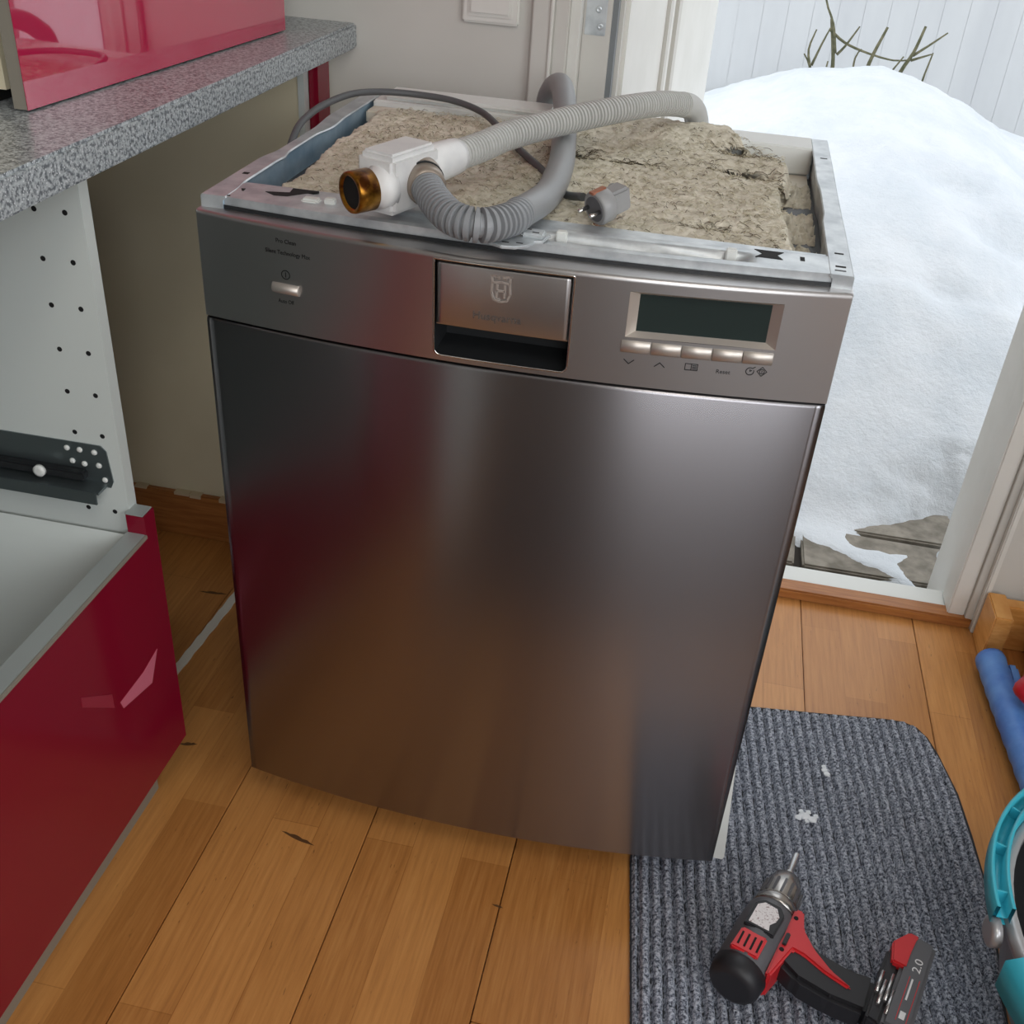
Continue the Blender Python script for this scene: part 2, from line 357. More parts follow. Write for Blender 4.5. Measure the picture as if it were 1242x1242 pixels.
def sdist(p, poly):
    d = 1e9; ins = False; n = len(poly)
    for i in range(n):
        (x0, y0), (x1, y1) = poly[i], poly[(i+1) % n]
        ex, ey = x1-x0, y1-y0; t = max(0, min(1, ((p[0]-x0)*ex+(p[1]-y0)*ey)/(ex*ex+ey*ey)))
        d = min(d, math.hypot(p[0]-x0-ex*t, p[1]-y0-ey*t))
        if (y0 > p[1]) != (y1 > p[1]) and p[0] < (x1-x0)*(p[1]-y0)/(y1-y0)+x0: ins = not ins
    return -d if ins else d
CR = [(-3, .2), (-.5, .30), (.065, .425), (.277, .503), (.398, .545), (.644, .575), (.752, .546), (.89, .50), (1.095, .41), (1.5, .25), (2.2, .12), (5, .1)]
def crest(x):
    for (a, za), (b, zb) in zip(CR, CR[1:]):
        if a <= x <= b: return za+(zb-za)*smooth(0, 1, (x-a)/(b-a))*.5+(zb-za)*((x-a)/(b-a))*.5
    return .1
def snow_z(x, y):
    d = min(sdist((x, y), bareA), sdist((x, y), bareB)) if y < 1.7 and -.2 < x < 1.4 else .3
    d2 = math.hypot((x-.775)/1.0, (y-1.078)/1.5)-.028
    d += .012*fb(x, y, 2, 28)+.006*fb(x, y, 5, 70)
    th = -.02+.030*smooth(-.012, .05, d)+.03*smooth(.02, .5, d)*smooth(1.0, 1.3, y)
    if d2 < .02: th = max(th, -.012+.035*smooth(.012, -.02, d2))
    z = -.105+th
    t = (y-1.12)/1.72
    if t > 0:
        s = math.sin(min(t, 1)*math.pi/2)**.95
        if t > 1: s = 1-.42*smooth(1, 1.75, t)
        z += (crest(x)+.06)*s*smooth(-.03, .12, min(d, t*2))
    z += (.018*fb(x, y, 0, 3.2)+.010*fb(x, y, 3, 9)+.004*fb(x, y, 7, 30))*smooth(1.1, 1.9, y)
    for cx, cy, r, dp in ((.93, 2.02, .13, .05), (1.05, 1.80, .12, .06), (.80, 2.16, .11, .03), (1.2, 2.02, .15, .04), (.75, 1.72, .1, .02), (1.0, 1.5, .1, .025)):
        q = math.hypot(x-cx, (y-cy)*1.3)/r
        z -= dp*math.exp(-q*q*2)
    return z
def sx(u): # finer cells around the doorway
    return -2.6+6.6*u if u < .0 else (-1.2+.9*(u/.15) if u < .15 else (-.3+1.7*((u-.15)/.7) if u < .85 else 1.4+1.8*((u-.85)/.15)))
def sy(v): return .80+.655*(v/.48) if v < .48 else 1.455+2.52*((v-.48)/.52)
sn = obj('snow_mound', grid(bmesh.new(), 210, 230, lambda u, v: (sx(u), sy(v), snow_z(sx(u), sy(v))), lambda u, v: sy(v) < .905 and not 0 < sx(u) < .70), 'snow', None, kind='stuff', normals=False)
tag(sn, 'big rounded heap of white snow outside the open garden door', 'snow')
fe = thing('board_fence', (1, 4.0, -.1), 'white painted fence of upright boards behind the snow heap', 'fence')
pr0 = None; k = 0; x = -.75
while x < 3.0:
    if pr0 is None: pr0 = bx('board', 'fence_white', fe, x+.0001, x+.0999, 3.99, 4.012, -.1, 2.3, bev=.0012)
    else: share(pr0, 'board', (.1*k, 0, 0), fe)
    x += .1; k += 1
for z in (.3, 1.2, 2.0): bx('rail', 'fence_white', fe, -.75, 3.05, 4.013, 4.05, z, z+.08)
sh = thing('bare_shrub', (.62, 3.05, .3), 'leafless shrub twigs poking out of the snow before the white fence', 'shrub')
TW = [[(.50, 3.1, .40), (.497, 3.1, .524), (.465, 3.1, .652), (.463, 3.1, .66)], [(.497, 3.1, .56), (.47, 3.08, .65), (.432, 3.08, .72), (.425, 3.08, .80)], [(.44, 3.05, .42), (.422, 3.05, .512), (.393, 3.05, .556)], [(.422, 3.05, .512), (.405, 3.05, .57), (.418, 3.05, .633)],
      [(.425, 3.06, .52), (.445, 3.06, .59), (.462, 3.06, .64)], [(.503, 3.1, .555), (.525, 3.1, .585), (.558, 3.1, .648)], [(.60, 3.1, .42), (.615, 3.1, .543), (.647, 3.1, .654)], [(.70, 3.1, .42), (.721, 3.1, .52), (.748, 3.1, .585), (.766, 3.1, .667)],
      [(.748, 3.1, .575), (.79, 3.1, .61), (.84, 3.1, .654)], [(.745, 3.1, .56), (.806, 3.1, .585)], [(.798, 3.1, .40), (.798, 3.1, .496), (.81, 3.1, .59)], [(.465, 3.1, .63), (.52, 3.1, .595), (.60, 3.1, .57), (.69, 3.1, .555), (.745, 3.1, .562)],
      [(.69, 3.1, .44), (.685, 3.1, .50), (.72, 3.1, .57)], [(.70, 3.1, .49), (.672, 3.1, .47)], [(.57, 3.1, .45), (.565, 3.1, .55), (.58, 3.1, .58)], [(.47, 3.05, .46), (.475, 3.05, .54)]]
for i, t in enumerate(TW):
    r0 = .0085 if i in (0, 6, 7) else .0048
    P = catmull(t, .02); Ltot = sum((b-a).length for a, b in zip(P, P[1:]))
    obj('twig', tube(bmesh.new(), P, (lambda L, r0=r0, T=Ltot: r0*(1-.5*L/T)), 8), 'bark', sh)

# ================================================================== KITCHEN LEFT
ct = obj('countertop', box(bmesh.new(), XL+.002, -.377, -1.2, .699, .848, .882, bev=.003), 'laminate')
tag(ct, 'grey speckled laminate countertop running along to the light switch wall', 'countertop')
cb = thing('base_cabinet', (-.7, -.3, 0), 'white open base cabinet with red glossy drawer front under the countertop', 'cabinet')
sp_o = bx('side_panel', 'carcass_white', cb, -.98, -.411, -.007, .009, .10, .847)
# rows of shelf pin holes
hz = None
for z in (.8025, .7535, .7055, .6575, .6095, .561, .513, .465):
    for x in (-.429, -.461):
        if hz is None: hz = obj('pin_hole', lathe(bmesh.new(), (x, -.0072, z), (0, 1, 0), [(0, .0028), (.004, .0028)], 12), 'black_void', sp_o); h0 = (x, z)
        else: share(hz, 'pin_hole', (x-h0[0], 0, z-h0[1]), sp_o)
bx('side_panel', 'carcass_white', cb, -.98, -.411, -.607, -.591, .10, .847); bx('bottom_panel', 'carcass_white', cb, -.98, -.411, -.591, -.007, .10, .116); bx('back_panel', 'carcass_white', cb, -.985, -.978, -.607, .009, .10, .847)
bx('plinth', 'edge_taupe', cb, -.46, -.444, -.607, .009, 0, .10); bx('top_rail', 'carcass_white', cb, -.44, -.411, -.591, -.007, .836, .847)
# bottom drawer: front, floor, side, back
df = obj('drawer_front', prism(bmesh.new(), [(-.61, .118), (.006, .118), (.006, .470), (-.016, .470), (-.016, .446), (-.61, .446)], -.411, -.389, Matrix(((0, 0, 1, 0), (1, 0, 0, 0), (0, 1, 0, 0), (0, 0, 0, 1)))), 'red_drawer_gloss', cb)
df['label'] = 'dark red glossy drawer front'
bx('top_edge', 'edge_grey', df, -.4125, -.3905, -.61, -.016, .446, .4475, bev=.0006); bx('top_edge', 'edge_grey', df, -.4125, -.3905, -.016, .006, .470, .4713, bev=.0006)
bx('edge_lip', 'edge_taupe', df, -.3905, -.3875, -.61, -.016, .4425, .4475, bev=.0008)
bm = bmesh.new(); prism(bm, [(-.030, .293), (-.064, .286), (-.117, .286), (-.113, .274), (-.051, .258)], -.3890, -.3885, Matrix(((0, 0, 1, 0), (1, 0, 0, 0), (0, 1, 0, 0), (0, 0, 0, 1)))); 
obj('film_scrap', bm, 'film_residue', df)
mat('film_faint', srgb(150, 44, 62), .3); obj('film_scrap', prism(bmesh.new(), [(-.180, .350), (-.129, .309), (-.129, .289), (-.181, .337)], -.3890, -.3886, Matrix(((0, 0, 1, 0), (1, 0, 0, 0), (0, 1, 0, 0), (0, 0, 0, 1)))), 'film_faint', df)
db = obj('drawer_box', box(bmesh.new(), -.93, -.413, -.575, -.03, .13, .142), 'carcass_white', cb)
grid_bm = grid(bmesh.new(), 2, 16, lambda u, v: (-.93+.517*u, -.10+.085*v, .142+.30*smooth(0, 1, v)**1.4))
obj('drawer_side', grid_bm, 'carcass_white', db, normals=False)
obj('drawer_side', box(bmesh.new(), -.93, -.413, -.585, -.573, .13, .40), 'carcass_white', db); obj('drawer_back', box(bmesh.new(), -.94, -.93, -.585, -.02, .13, .40), 'carcass_white', db)
# drawer runner screwed to the side panel
sl = obj('drawer_slide', prism(bmesh.new(), [(-.95, .503), (-.428, .497), (-.424, .505), (-.427, .543), (-.433, .549), (-.95, .547)], -.0085, -.007, Matrix(((1, 0, 0, 0), (0, 0, 1, 0), (0, 1, 0, 0), (0, 0, 0, 1)))), 'galvanised_dark' if 'galvanised_dark' in MATS else 'dark_plastic', cb)
MATS['slide_zinc'] = mat('slide_zinc', srgb(128, 138, 140), .33, .85); sl.data.materials[0] = MATS['slide_zinc']
obj('channel', box(bmesh.new(), -.95, -.43, -.030, -.008, .500, .503), 'slide_zinc', sl); obj('channel_lip', box(bmesh.new(), -.95, -.433, -.0315, -.029, .487, .503, bev=.0008), 'slide_zinc', sl)
obj('ball_rail', box(bmesh.new(), -.95, -.452, -.02, -.0085, .507, .518, bev=.002), 'dark_plastic', sl)
s0 = None
for x, z in ((-.473, .5405), (-.458, .5405), (-.441, .540), (-.469, .525), (-.455, .5235), (-.438, .524), (-.4335, .5065)):
    if s0 is None: s0 = obj('screw', lathe(bmesh.new(), (x, -.0085, z), (0, -1, 0), [(0, .0034), (.0012, .0032), (.0022, .0015)], 12), 'white_metal', sl); q0 = (x, z)
    else: share(s0, 'screw', (x-q0[0], 0, z-q0[1]), sl)
obj('roller', lathe(bmesh.new(), (-.502, -.0205, .514), (0, -1, 0), [(0, .007), (.004, .0068), (.005, .004)], 16), 'white_metal', sl)
# narrow filler cabinet beyond the niche
nf = obj('filler_panel', box(bmesh.new(), -.419, -.405, .607, .655, .09, .846, bev=.001), 'red_drawer_gloss')
tag(nf, 'narrow upright dark red filler panel beside the empty dishwasher niche', 'panel')
# cabinet standing on the worktop, red gloss door slightly swung
wc = thing('counter_cabinet', (-.7, .3, .882), 'cabinet standing on the countertop with a bright red high-gloss door', 'cabinet')
ang = math.atan2(.035, .548); MD = Matrix.Translation((-.471, .026, 0)) @ Matrix.Rotation(-ang, 4, 'Z')
dd = obj('door', box(bmesh.new(), -.0155, -.0008, .0006, .549, .884, 1.62, mtx=MD), 'edge_taupe', wc)
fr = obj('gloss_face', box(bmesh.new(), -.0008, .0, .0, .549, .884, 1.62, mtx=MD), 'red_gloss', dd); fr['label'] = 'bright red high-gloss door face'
bx('side_panel', 'niche_paint', wc, -1.0, -.50, .04, .056, .897, 1.62); bx('side_panel', 'edge_taupe', wc, -1.0, -.47, .565, .58, .882, 1.62); bx('back_panel', 'niche_paint', wc, -1.015, -1.0, .04, .58, .882, 1.62); bx('plinth', 'black_void', wc, -.98, -.52, .05, .565, .882, .897)  # black block carries the shade of the gap under the carcass
# unseen kitchen pieces added behind the camera for the steel front to reflect
fg = thing('fridge', (-.7, -1.52, 0), 'unseen tall white fridge added at the end of the counter', 'fridge')  # unseen, added for the steel front to reflect
bx('added_fridge_body', 'carcass_white', fg, -1.0, -.44, -1.82, -1.22, .02, 1.85, bev=.01); bx('added_fridge_door', 'carcass_white', fg, -.438, -.39, -1.82, -1.22, .70, 1.85, bev=.01); bx('added_freezer_door', 'carcass_white', fg, -.438, -.39, -1.82, -1.22, .04, .69, bev=.01); bx('added_fridge_handle', 'chrome', fg, -.39, -.365, -1.26, -1.24, .8, 1.2, bev=.004)
c2 = thing('base_cabinet', (-.7, -.9, 0), 'unseen white base cabinet with two dark red drawers added next to the fridge', 'cabinet')
bx('body', 'carcass_white', c2, -1.0, -.411, -1.2, -.612, .1, .847)
for z0, z1 in ((.118, .446), (.452, .84)): bx('drawer_front', 'red_drawer_gloss', c2, -.411, -.389, -1.198, -.613, z0, z1, bev=.001)  # drawers of the added unseen cabinet
bx('plinth', 'edge_taupe', c2, -.46, -.444, -1.2, -.61, 0, .1)  # plinth of the added unseen cabinet
speck('added_rug_wool', srgb(44, 40, 42), srgb(66, 60, 60), 90, .95); rg = obj('added_rug', prism(bmesh.new(), [(-.3, -2.5), (1.3, -2.5), (1.3, -.62), (-.3, -.62)], .0005, .009, bev=.003), 'added_rug_wool'); tag(rg, 'unseen large dark grey wool rug added on the parquet behind the photographer', 'rug')  # unseen rug added to darken what the steel front reflects
# light switch
sw = thing('light_switch', (-.178, .70, .93), 'square white rocker light switch on the grey wall', 'light switch')
obj('switch_frame', box(bmesh.new(), -.219, -.137, .6905, .70, .899, .981, bev=.003), 'white_frame', sw); obj('bezel', box(bmesh.new(), -.211, -.145, .6885, .692, .907, .973, bev=.0015), 'white_frame', sw); obj('rocker', box(bmesh.new(), -.2075, -.1485, .6855, .69, .911, .9695, bev=.0025), 'white_frame', sw)
# unseen ceiling lamp added behind the camera to brighten the room
lp = thing('fill_ceiling_lamp', (.5, -1.35, 2.38), 'unseen round flat ceiling lamp added to brighten the kitchen', 'lamp')
obj('fill_lamp_base', lathe(bmesh.new(), (.5, -1.35, 2.4), (0, 0, -1), [(0, .31), (.03, .31)], 40), 'white_frame', lp); obj('fill_lamp_shade', lathe(bmesh.new(), (.5, -1.35, 2.37), (0, 0, -1), [(0, .29), (.03, .28), (.05, .2), (.056, .02)], 40), 'fill_lamp_glow', lp)
ld = bpy.data.lights.new('fill_ceiling_light', 'AREA'); ld.shape = 'DISK'; ld.size = .55; ld.energy = FILL_LAMP_POWER; ld.color = (1, .93, .84)
lo_ = bpy.data.objects.new('fill_ceiling_light', ld); COL.objects.link(lo_); lo_.parent = lp; lo_.location = (0, 0, -.08)

# ================================================================== DISHWASHER
dw = thing('dishwasher', (0, .25, 0), 'pulled-out stainless steel dishwasher with its lid off and felt exposed', 'dishwasher')
HW = .298
def bul(x, s=.030): return -s*(1-(x/HW)**2)
def bz(x, z): return bul(x, .026+.008*(z-.716)/.104)
# door
def curved_slab(bm, z0, z1, th, bulge, nx=48, x0=-HW, x1=HW, rad=.004):
    prof = [(th, z0), (rad, z0), (rad*.3, z0+rad*.3), (0, z0+rad), (0, z1-rad), (rad*.3, z1-rad*.3), (rad, z1), (th, z1)]
    rows = []
    for i in range(nx+1):
        x = x0+(x1-x0)*i/nx
        rows.append([bm.verts.new((x, bulge(x, z)*(1 if k not in (0, 7) else 0)+y, z)) for k, (y, z) in enumerate(prof)])
    for a, b in zip(rows, rows[1:]):
        for k in range(len(prof)): bm.faces.new((a[k], b[k], b[(k+1) % len(prof)], a[(k+1) % len(prof)])).smooth = False
    bm.faces.new(rows[0]); bm.faces.new(rows[-1][::-1]); return bm
def smooth_x(o):
    for p in o.data.polygons: p.use_smooth = abs(p.normal.y) > .9
    return o
bm = curved_slab(bmesh.new(), .087, .7145, .028, lambda x, z: bul(x, .027), 64); smooth_x(obj('door', bm, 'brushed_steel', dw))
bx('door_inner', 'galvanised', dw, -.285, .285, .0345, .06, .10, .80)
bx('door_edge_strip', 'white_metal', dw, .286, .2985, .029, .060, .10, .80)
# control panel with openings for handle and display
HX0, HX1, HZ0, HZ1 = -.0615, .0635, .7215, .8155; DX0, DX1, DZ0, DZ1 = .112, .243, .7645, .8075
xs = sorted(set([-HW+2*HW*i/60 for i in range(61)]+[HX0, HX1, DX0, DX1])); zs = [.716, .7185, HZ0, .735, .75, DZ0, .78, .795, DZ1, HZ1, .8178, .8195, .82]
def hole(x, z): return (HX0 < x < HX1 and HZ0 < z < HZ1) or (DX0 < x < DX1 and DZ0 < z < DZ1)
def py(x, z): return bz(x, z)+(.0015 if z > .8192 else .0) + (.002 if z >= .82 else 0)
bm = bmesh.new(); V = {}
for i, x in enumerate(xs):
    for j, z in enumerate(zs): V[i, j] = bm.verts.new((x, py(x, z), z))
for i in range(len(xs)-1):
    for j in range(len(zs)-1):
        if not hole((xs[i]+xs[i+1])/2, (zs[j]+zs[j+1])/2): bm.faces.new((V[i, j], V[i+1, j], V[i+1, j+1], V[i, j+1])).smooth = True
cp = obj('control_panel', bm, 'panel_steel', dw, normals=False)
# panel top ledge and ends
bm = bmesh.new(); n = len(xs)
tp = [(bm.verts.new((x, py(x, .82), .82)), bm.verts.new((x, .034-.012*(1-(x/HW)**2), .8205)), bm.verts.new((x, .034, .715))) for x in xs]
for a, b in zip(tp, tp[1:]): bm.faces.new((a[0], b[0], b[1], a[1])); bm.faces.new((a[1], b[1], b[2], a[2]))
obj('panel_ledge', bm, 'panel_steel', cp, normals=False)
for x in (-HW, HW): obj('panel_end', prism(bmesh.new(), [(0, .716), (0, .8195), (.002, .82), (.034, .82), (.034, .716)], x-.0003, x+.0003, Matrix(((0, 0, 1, 0), (1, 0, 0, 0), (0, 1, 0, 0), (0, 0, 0, 1)))), 'panel_steel', cp)
bx('panel_core', 'dark_plastic', cp, -.29, .29, .026, .033, .72, .815)
# handle recess
bm = bmesh.new()
grid(bm, 20, 8, lambda u, v: (HX0+(HX1-HX0)*u, .022-.0*v, HZ0+(.7515-HZ0)*v+.02*v))
grid(bm, 20, 4, lambda u, v: (HX0+(HX1-HX0)*u, bz(HX0+(HX1-HX0)*u, HZ0)*(1-v)+.022*v, HZ0-.0+.002*v))
for x in (HX0, HX1): grid(bm, 4, 2, lambda u, v: (x, bz(x, HZ0)*(1-u)+.022*u, HZ0+(HZ1-HZ0)*v))
grid(bm, 20, 2, lambda u, v: (HX0+(HX1-HX0)*u, bz(HX0+(HX1-HX0)*u, HZ1)*(1-v)+.022*v, HZ1))
obj('handle_recess', bm, 'dark_plastic', cp, normals=False)
fl = obj('handle_flap', curved_slab(bmesh.new(), .7515, .8125, .02, lambda x, z: bz(x, z)+.0012, 24, HX0+.0022, HX1-.0018, .0022), 'panel_steel', cp); smooth_x(fl)
rp = []
R = .007
for cx, cz, a0 in ((HX1-R, HZ0+R, 270), (HX1-.001, HZ1-.001, 0), (HX0+.001, HZ1-.001, 90), (HX0+R, HZ0+R, 180)):
    rr = R if cz < .75 else .001
    for k in range(7):
        a = math.radians(a0+15*k); x = cx+rr*math.cos(a); z = cz+rr*math.sin(a); rp.append((x, bz(x, z)-.0002, z))
dense = []
for a, b in zip(rp, rp[1:]+rp[:1]):
    k = max(1, int((Vector(b)-Vector(a)).length/.006))
    for q in range(k):
        x = a[0]+(b[0]-a[0])*q/k; z = a[2]+(b[2]-a[2])*q/k; dense.append((x, bz(x, z)-.0002, z))
obj('handle_rim', tube(bmesh.new(), dense+dense[:1], .0010, 8, False), 'chrome', cp)
# corner fillers of the opening
for s, X in ((1, HX0), (-1, HX1)):
    arc = [(X+s*R-s*R*math.cos(math.radians(9*k)), HZ0+R-R*math.sin(math.radians(9*k))) for k in range(11)]
    bm = bmesh.new(); c0 = bm.verts.new((X, bz(X, HZ0), HZ0)); pv = [bm.verts.new((x, bz(x, z), z)) for x, z in arc]
    for a, b in zip(pv, pv[1:]): bm.faces.new((c0, a, b) if s > 0 else (c0, b, a))
    obj('recess_corner', bm, 'panel_steel', cp, normals=False)
def on_panel(bm, x, z, off=.0004, fn=bz):
    d = (fn(x+.001, z)-fn(x-.001, z))/.002; tx = Vector((1, d, 0)).normalized(); upv = Vector((0, 0, 1)); nn = tx.cross(upv)
    Mx = Matrix((tx, upv, nn)).transposed().to_4x4(); Mx.translation = Vector((x, fn(x, z), z))+nn*off
    bmesh.ops.transform(bm, matrix=Mx, verts=bm.verts); return bm
def letters(s, x, z, size, width, name='lettering', m='print_black', parent=None, off=.0003): return obj(name, on_panel(text_bm(s, size, .0001, width), x, z, off), m, parent or cp, normals=False)
letters('Pro Clean', -.204, .8065, .0056, .0205); letters('Silent Technology Max', -.203, .7955, .0056, .046); letters('Auto Off', -.208, .7475, .0056, .0165); letters('Reset', .202, .7395, .0055, .0125)
ic = lambda st, x, z, w=.0007: obj('icon', on_panel(strokes(st, w), x, z), 'print_black', cp)
ic([circ(0, 0, .0042), [(0, -.0022), (0, .0022)]], -.2065, .7745)
ic([[(-.0045, .002), (0, -.002), (.0045, .002)]], .118, .7405, .0008); ic([[(-.0045, -.002), (0, .002), (.0045, -.002)]], .1455, .7405, .0008)
ic([[(-.0055, -.003), (.0055, -.003), (.0055, .003), (-.0055, .003), (-.0055, -.003)], [(0, -.003), (0, .003)], [(.001, .0015), (.0045, .0015)], [(.001, 0), (.0045, 0)], [(.001, -.0015), (.0045, -.0015)]], .1735, .7415)
ic([circ(0, 0, .0035, 60, 380), [(0, 0), (0, .0018)], [(0, 0), (.0015, .001)], [(.002, .003), (.0042, .0045)]], .225, .7425)
ic([[(0, -.0044), (.0044, 0), (0, .0044), (-.0044, 0), (0, -.0044)], circ(0, 0, .0022, n=12), [(0, -.001), (0, .001)]], .2355, .743, .0006)
def capsule(name, x0, x1, zc, r, bulge_out, m):
    bm = bmesh.new(); n = 12
    rows = []
    for k in range(n+1):
        a = math.pi*k/n; rows.append([(x, bz(x, zc)+.001-bulge_out*math.sin(a), zc+r*math.cos(a)) for x in (x0, x0+.0006, x1-.0006, x1)])
    for i in (1, 2): rows = rows
    vs = [[bm.verts.new((p[0], p[1]+(.001 if q in (0, 3) else 0), p[2])) for q, p in enumerate(rw)] for rw in rows]
    for a, b in zip(vs, vs[1:]):
        for q in range(3): bm.faces.new((a[q], b[q], b[q+1], a[q+1])).smooth = True
    bm.faces.new([v[0] for v in vs]); bm.faces.new([v[3] for v in vs][::-1])
    return obj(name, bm, m, cp)
capsule('power_button', -.221, -.1935, .7605, .0052, .006, 'button_silver')
for k in range(5): capsule('program_button', .1095+.0268*k, .1357+.0268*k, .7555, .0062, .0045, 'button_silver')
# display: sloping bezel and recessed screen
bm = bmesh.new(); q = []
for (x, z), (xi, zi) in zip(((DX0, DZ0), (DX1, DZ0), (DX1, DZ1), (DX0, DZ1)), ((DX0+.0085, DZ0+.004), (DX1-.0095, DZ0+.004), (DX1-.0095, DZ1-.004), (DX0+.0085, DZ1-.004))):
    q.append((bm.verts.new((x, bz(x, z)-.0006, z)), bm.verts.new((xi, bz(xi, zi)+.0065, zi))))
for k in range(4): a, b = q[k], q[(k+1) % 4]; bm.faces.new((a[0], b[0], b[1], a[1]))
obj('display_bezel', bm, 'button_silver', cp, normals=False)
bm = bmesh.new(); bm.faces.new([bm.verts.new(Vector(b.co) if False else c) for b, c in ((None, (DX0+.0075, bz(DX0+.0085, .77)+.0064, DZ0+.003)), (None, (DX1-.0085, bz(DX1-.0095, .77)+.0064, DZ0+.003)), (None, (DX1-.0085, bz(DX1-.0095, .8)+.0064, DZ1-.003)), (None, (DX0+.0075, bz(DX0+.0085, .8)+.0064, DZ1-.003)))])
obj('display_screen', bm, 'lcd', cp, normals=False)
# crown and shield emblem, name in relief
fz = lambda x, z: bz(x, z)+.0012
em = strokes([[(-.0078, .0055), (-.0085, -.004), (-.006, -.010), (0, -.0115), (.006, -.010), (.0085, -.004), (.0078, .0055), (0, .0068), (-.0078, .0055)], [(-.0085, .0125), (-.0078, .0065)], [(.0085, .0125), (.0078, .0065)], [(-.0095, .0120), (-.0045, .0120), (-.004, .0095), (-.0022, .0095), (-.0018, .0132), (.0018, .0132), (.0022, .0095), (.004, .0095), (.0045, .0120), (.0095, .0120)],
              [(-.0035, .004), (-.0035, -.0072)], [(.0035, .004), (.0035, -.0072)], [(-.0035, -.0016), (.0035, -.0016)]], .0018, .0006)
obj('emblem', on_panel(em, -.0005, .7945, .0004, fz), 'button_silver', cp)
obj('name_relief', on_panel(text_bm('Husqvarna', .0105, .0001, .044), -.003, .7665, .0003, fz), 'print_grey', cp, normals=False)
# carcass
bm = bmesh.new()
box(bm, -.296, -.2945, .035, .512, .05, .826); box(bm, .2945, .296, .035, .512, .05, .826); box(bm, -.295, .295, .510, .512, .05, .80); box(bm, -.29, .29, .06, .51, .05, .795)
obj('body', bm, 'galvanised', dw)
bx('base_tray', 'dark_plastic', dw, -.285, .285, .07, .50, .035, .06)
for x in (-.26, .26):
    for y in (.10, .47): obj('foot', lathe(bmesh.new(), (x, y, .016 if x > 0 and y < .4 else 0), (0, 0, 1), [(0, .02), (.008, .02), (.01, .008), (.04, .008)], 16), 'dark_plastic', dw)
fl2 = obj('side_flange', prism(bmesh.new(), [(.2945, .31), (.2965, .31), (.318, .050), (.316, .045), (.298, .045)], .045, .049, Matrix(((1, 0, 0, 0), (0, 0, 1, 0), (0, 1, 0, 0), (0, 0, 0, 1)))), 'white_metal', dw)
# side rails with inner wall
def rail(side):
    bm = bmesh.new(); rows = []
    for k in range(61):
        y = .010+.502*k/60
        w = .020-.0075*smooth(.16, .20, y)*(1-smooth(.27, .33, y))*(1 if side < 0 else .35)
        if side < 0 and y < .07: w += .004*(1-smooth(.03, .07, y))
        xo = .2972; dip = .0035*smooth(.14, .2, y)*(1-smooth(.30, .36, y))*(1 if side < 0 else .3)
        rows.append([bm.verts.new((side*a, y, z)) for a, z in ((xo, .806), (xo, .8305-dip), (xo-.0012, .832-dip), (xo-w, .832-dip), (xo-w-.001, .8305-dip), (xo-w+.002, .828-dip), (xo-w+.004, .79))])
    for a, b in zip(rows, rows[1:]):
        for k in range(6):
            f = bm.faces.new((a[k], b[k], b[k+1], a[k+1])); f.material_index = 1 if k >= 4 else 0
    bm.faces.new(rows[0]); bm.faces.new(rows[-1][::-1])
    o = obj('side_rail', bm, 'galvanised', dw); o.data.materials.append(MATS['galvanised_blue_reflect' if side < 0 else 'galvanised'])
    return o
rl, rr_ = rail(-1), rail(1)
for (r, x0, x1, y0, y1, mm) in ((rr_, .283, .291, .066, .069, 'black_void'), (rr_, .284, .292, .415, .4175, 'black_void'), (rl, -.289, -.283, .085, .091, 'black_void'), (rr_, .282, .291, .030, .0335, 'black_void'), (rr_, .281, .2905, .020, .0225, 'dark_plastic')):
    bx('slot', mm, r, x0, x1, y0, y1, .8318, .8323)
# front rail
def rz(x, y):
    z = .8315; yf = y-fr_y(x)
    g = smooth(.011, .014, yf)*(1-smooth(.032, .036, yf))
    if .015 < x < .215: z -= .010*g*smooth(.015, .03, x)*(1-smooth(.195, .215, x))
    elif -.16 < x <= .0: z -= .0025*g*smooth(-.16, -.13, x)
    z -= .002*smooth(.046, .05, yf)*(1-smooth(-.30, -.2, x)*0)
    return z
def fr_y(x): return .014-.020*(1-(x/.292)**2)
bm = bmesh.new()
grid(bm, 120, 30, lambda u, v: (-.294+.588*u, fr_y(-.294+.588*u)+(.068-fr_y(-.294+.588*u))*v, rz(-.294+.588*u, fr_y(-.294+.588*u)+(.068-fr_y(-.294+.588*u))*v)))
grid(bm, 120, 1, lambda u, v: (-.294+.588*u, fr_y(-.294+.588*u), .8315-.0125*v)); grid(bm, 60, 1, lambda u, v: (-.294+.588*u, .068, .829-.035*v))
frl = obj('front_rail', bm, 'galvanised', dw, normals=False)
obj('rail_shadow_strip', grid(bmesh.new(), 60, 1, lambda u, v: (-.292+.584*u, fr_y(-.292+.584*u)-.0009, .8195+.0045*v)), 'dark_plastic', frl, normals=False)  # dark strip paints in the shadow line under the rail lip
for pts in ([(-.246, .040), (-.224, .046), (-.226, .060), (-.200, .060), (-.222, .034), (-.234, .032)], [(-.270, .040), (-.267, .034), (-.265, .034), (-.266, .041)], [(.212, .052), (.238, .052), (.232, .042), (.237, .032), (.213, .032), (.219, .042)], [(.252, .036), (.256, .036), (.256, .046), (.252, .046)], [(-.288, .016), (-.270, .014), (-.270, .016), (-.286, .018)]):
    obj('cut_out', prism(bmesh.new(), pts, .8298, .8319), 'black_void', frl)
for x, y in ((-.178, .030), (.042, .012+.008), (.192, .030)): obj('rivet_tab', box(bmesh.new(), x-.005, x+.005, y-.004, y+.004, .825, .8365, bev=.0012), 'white_metal', frl)
obj('rivet_tab', box(bmesh.new(), -.205, -.188, .024, .036, .829, .8345, bev=.002), 'white_metal', frl)
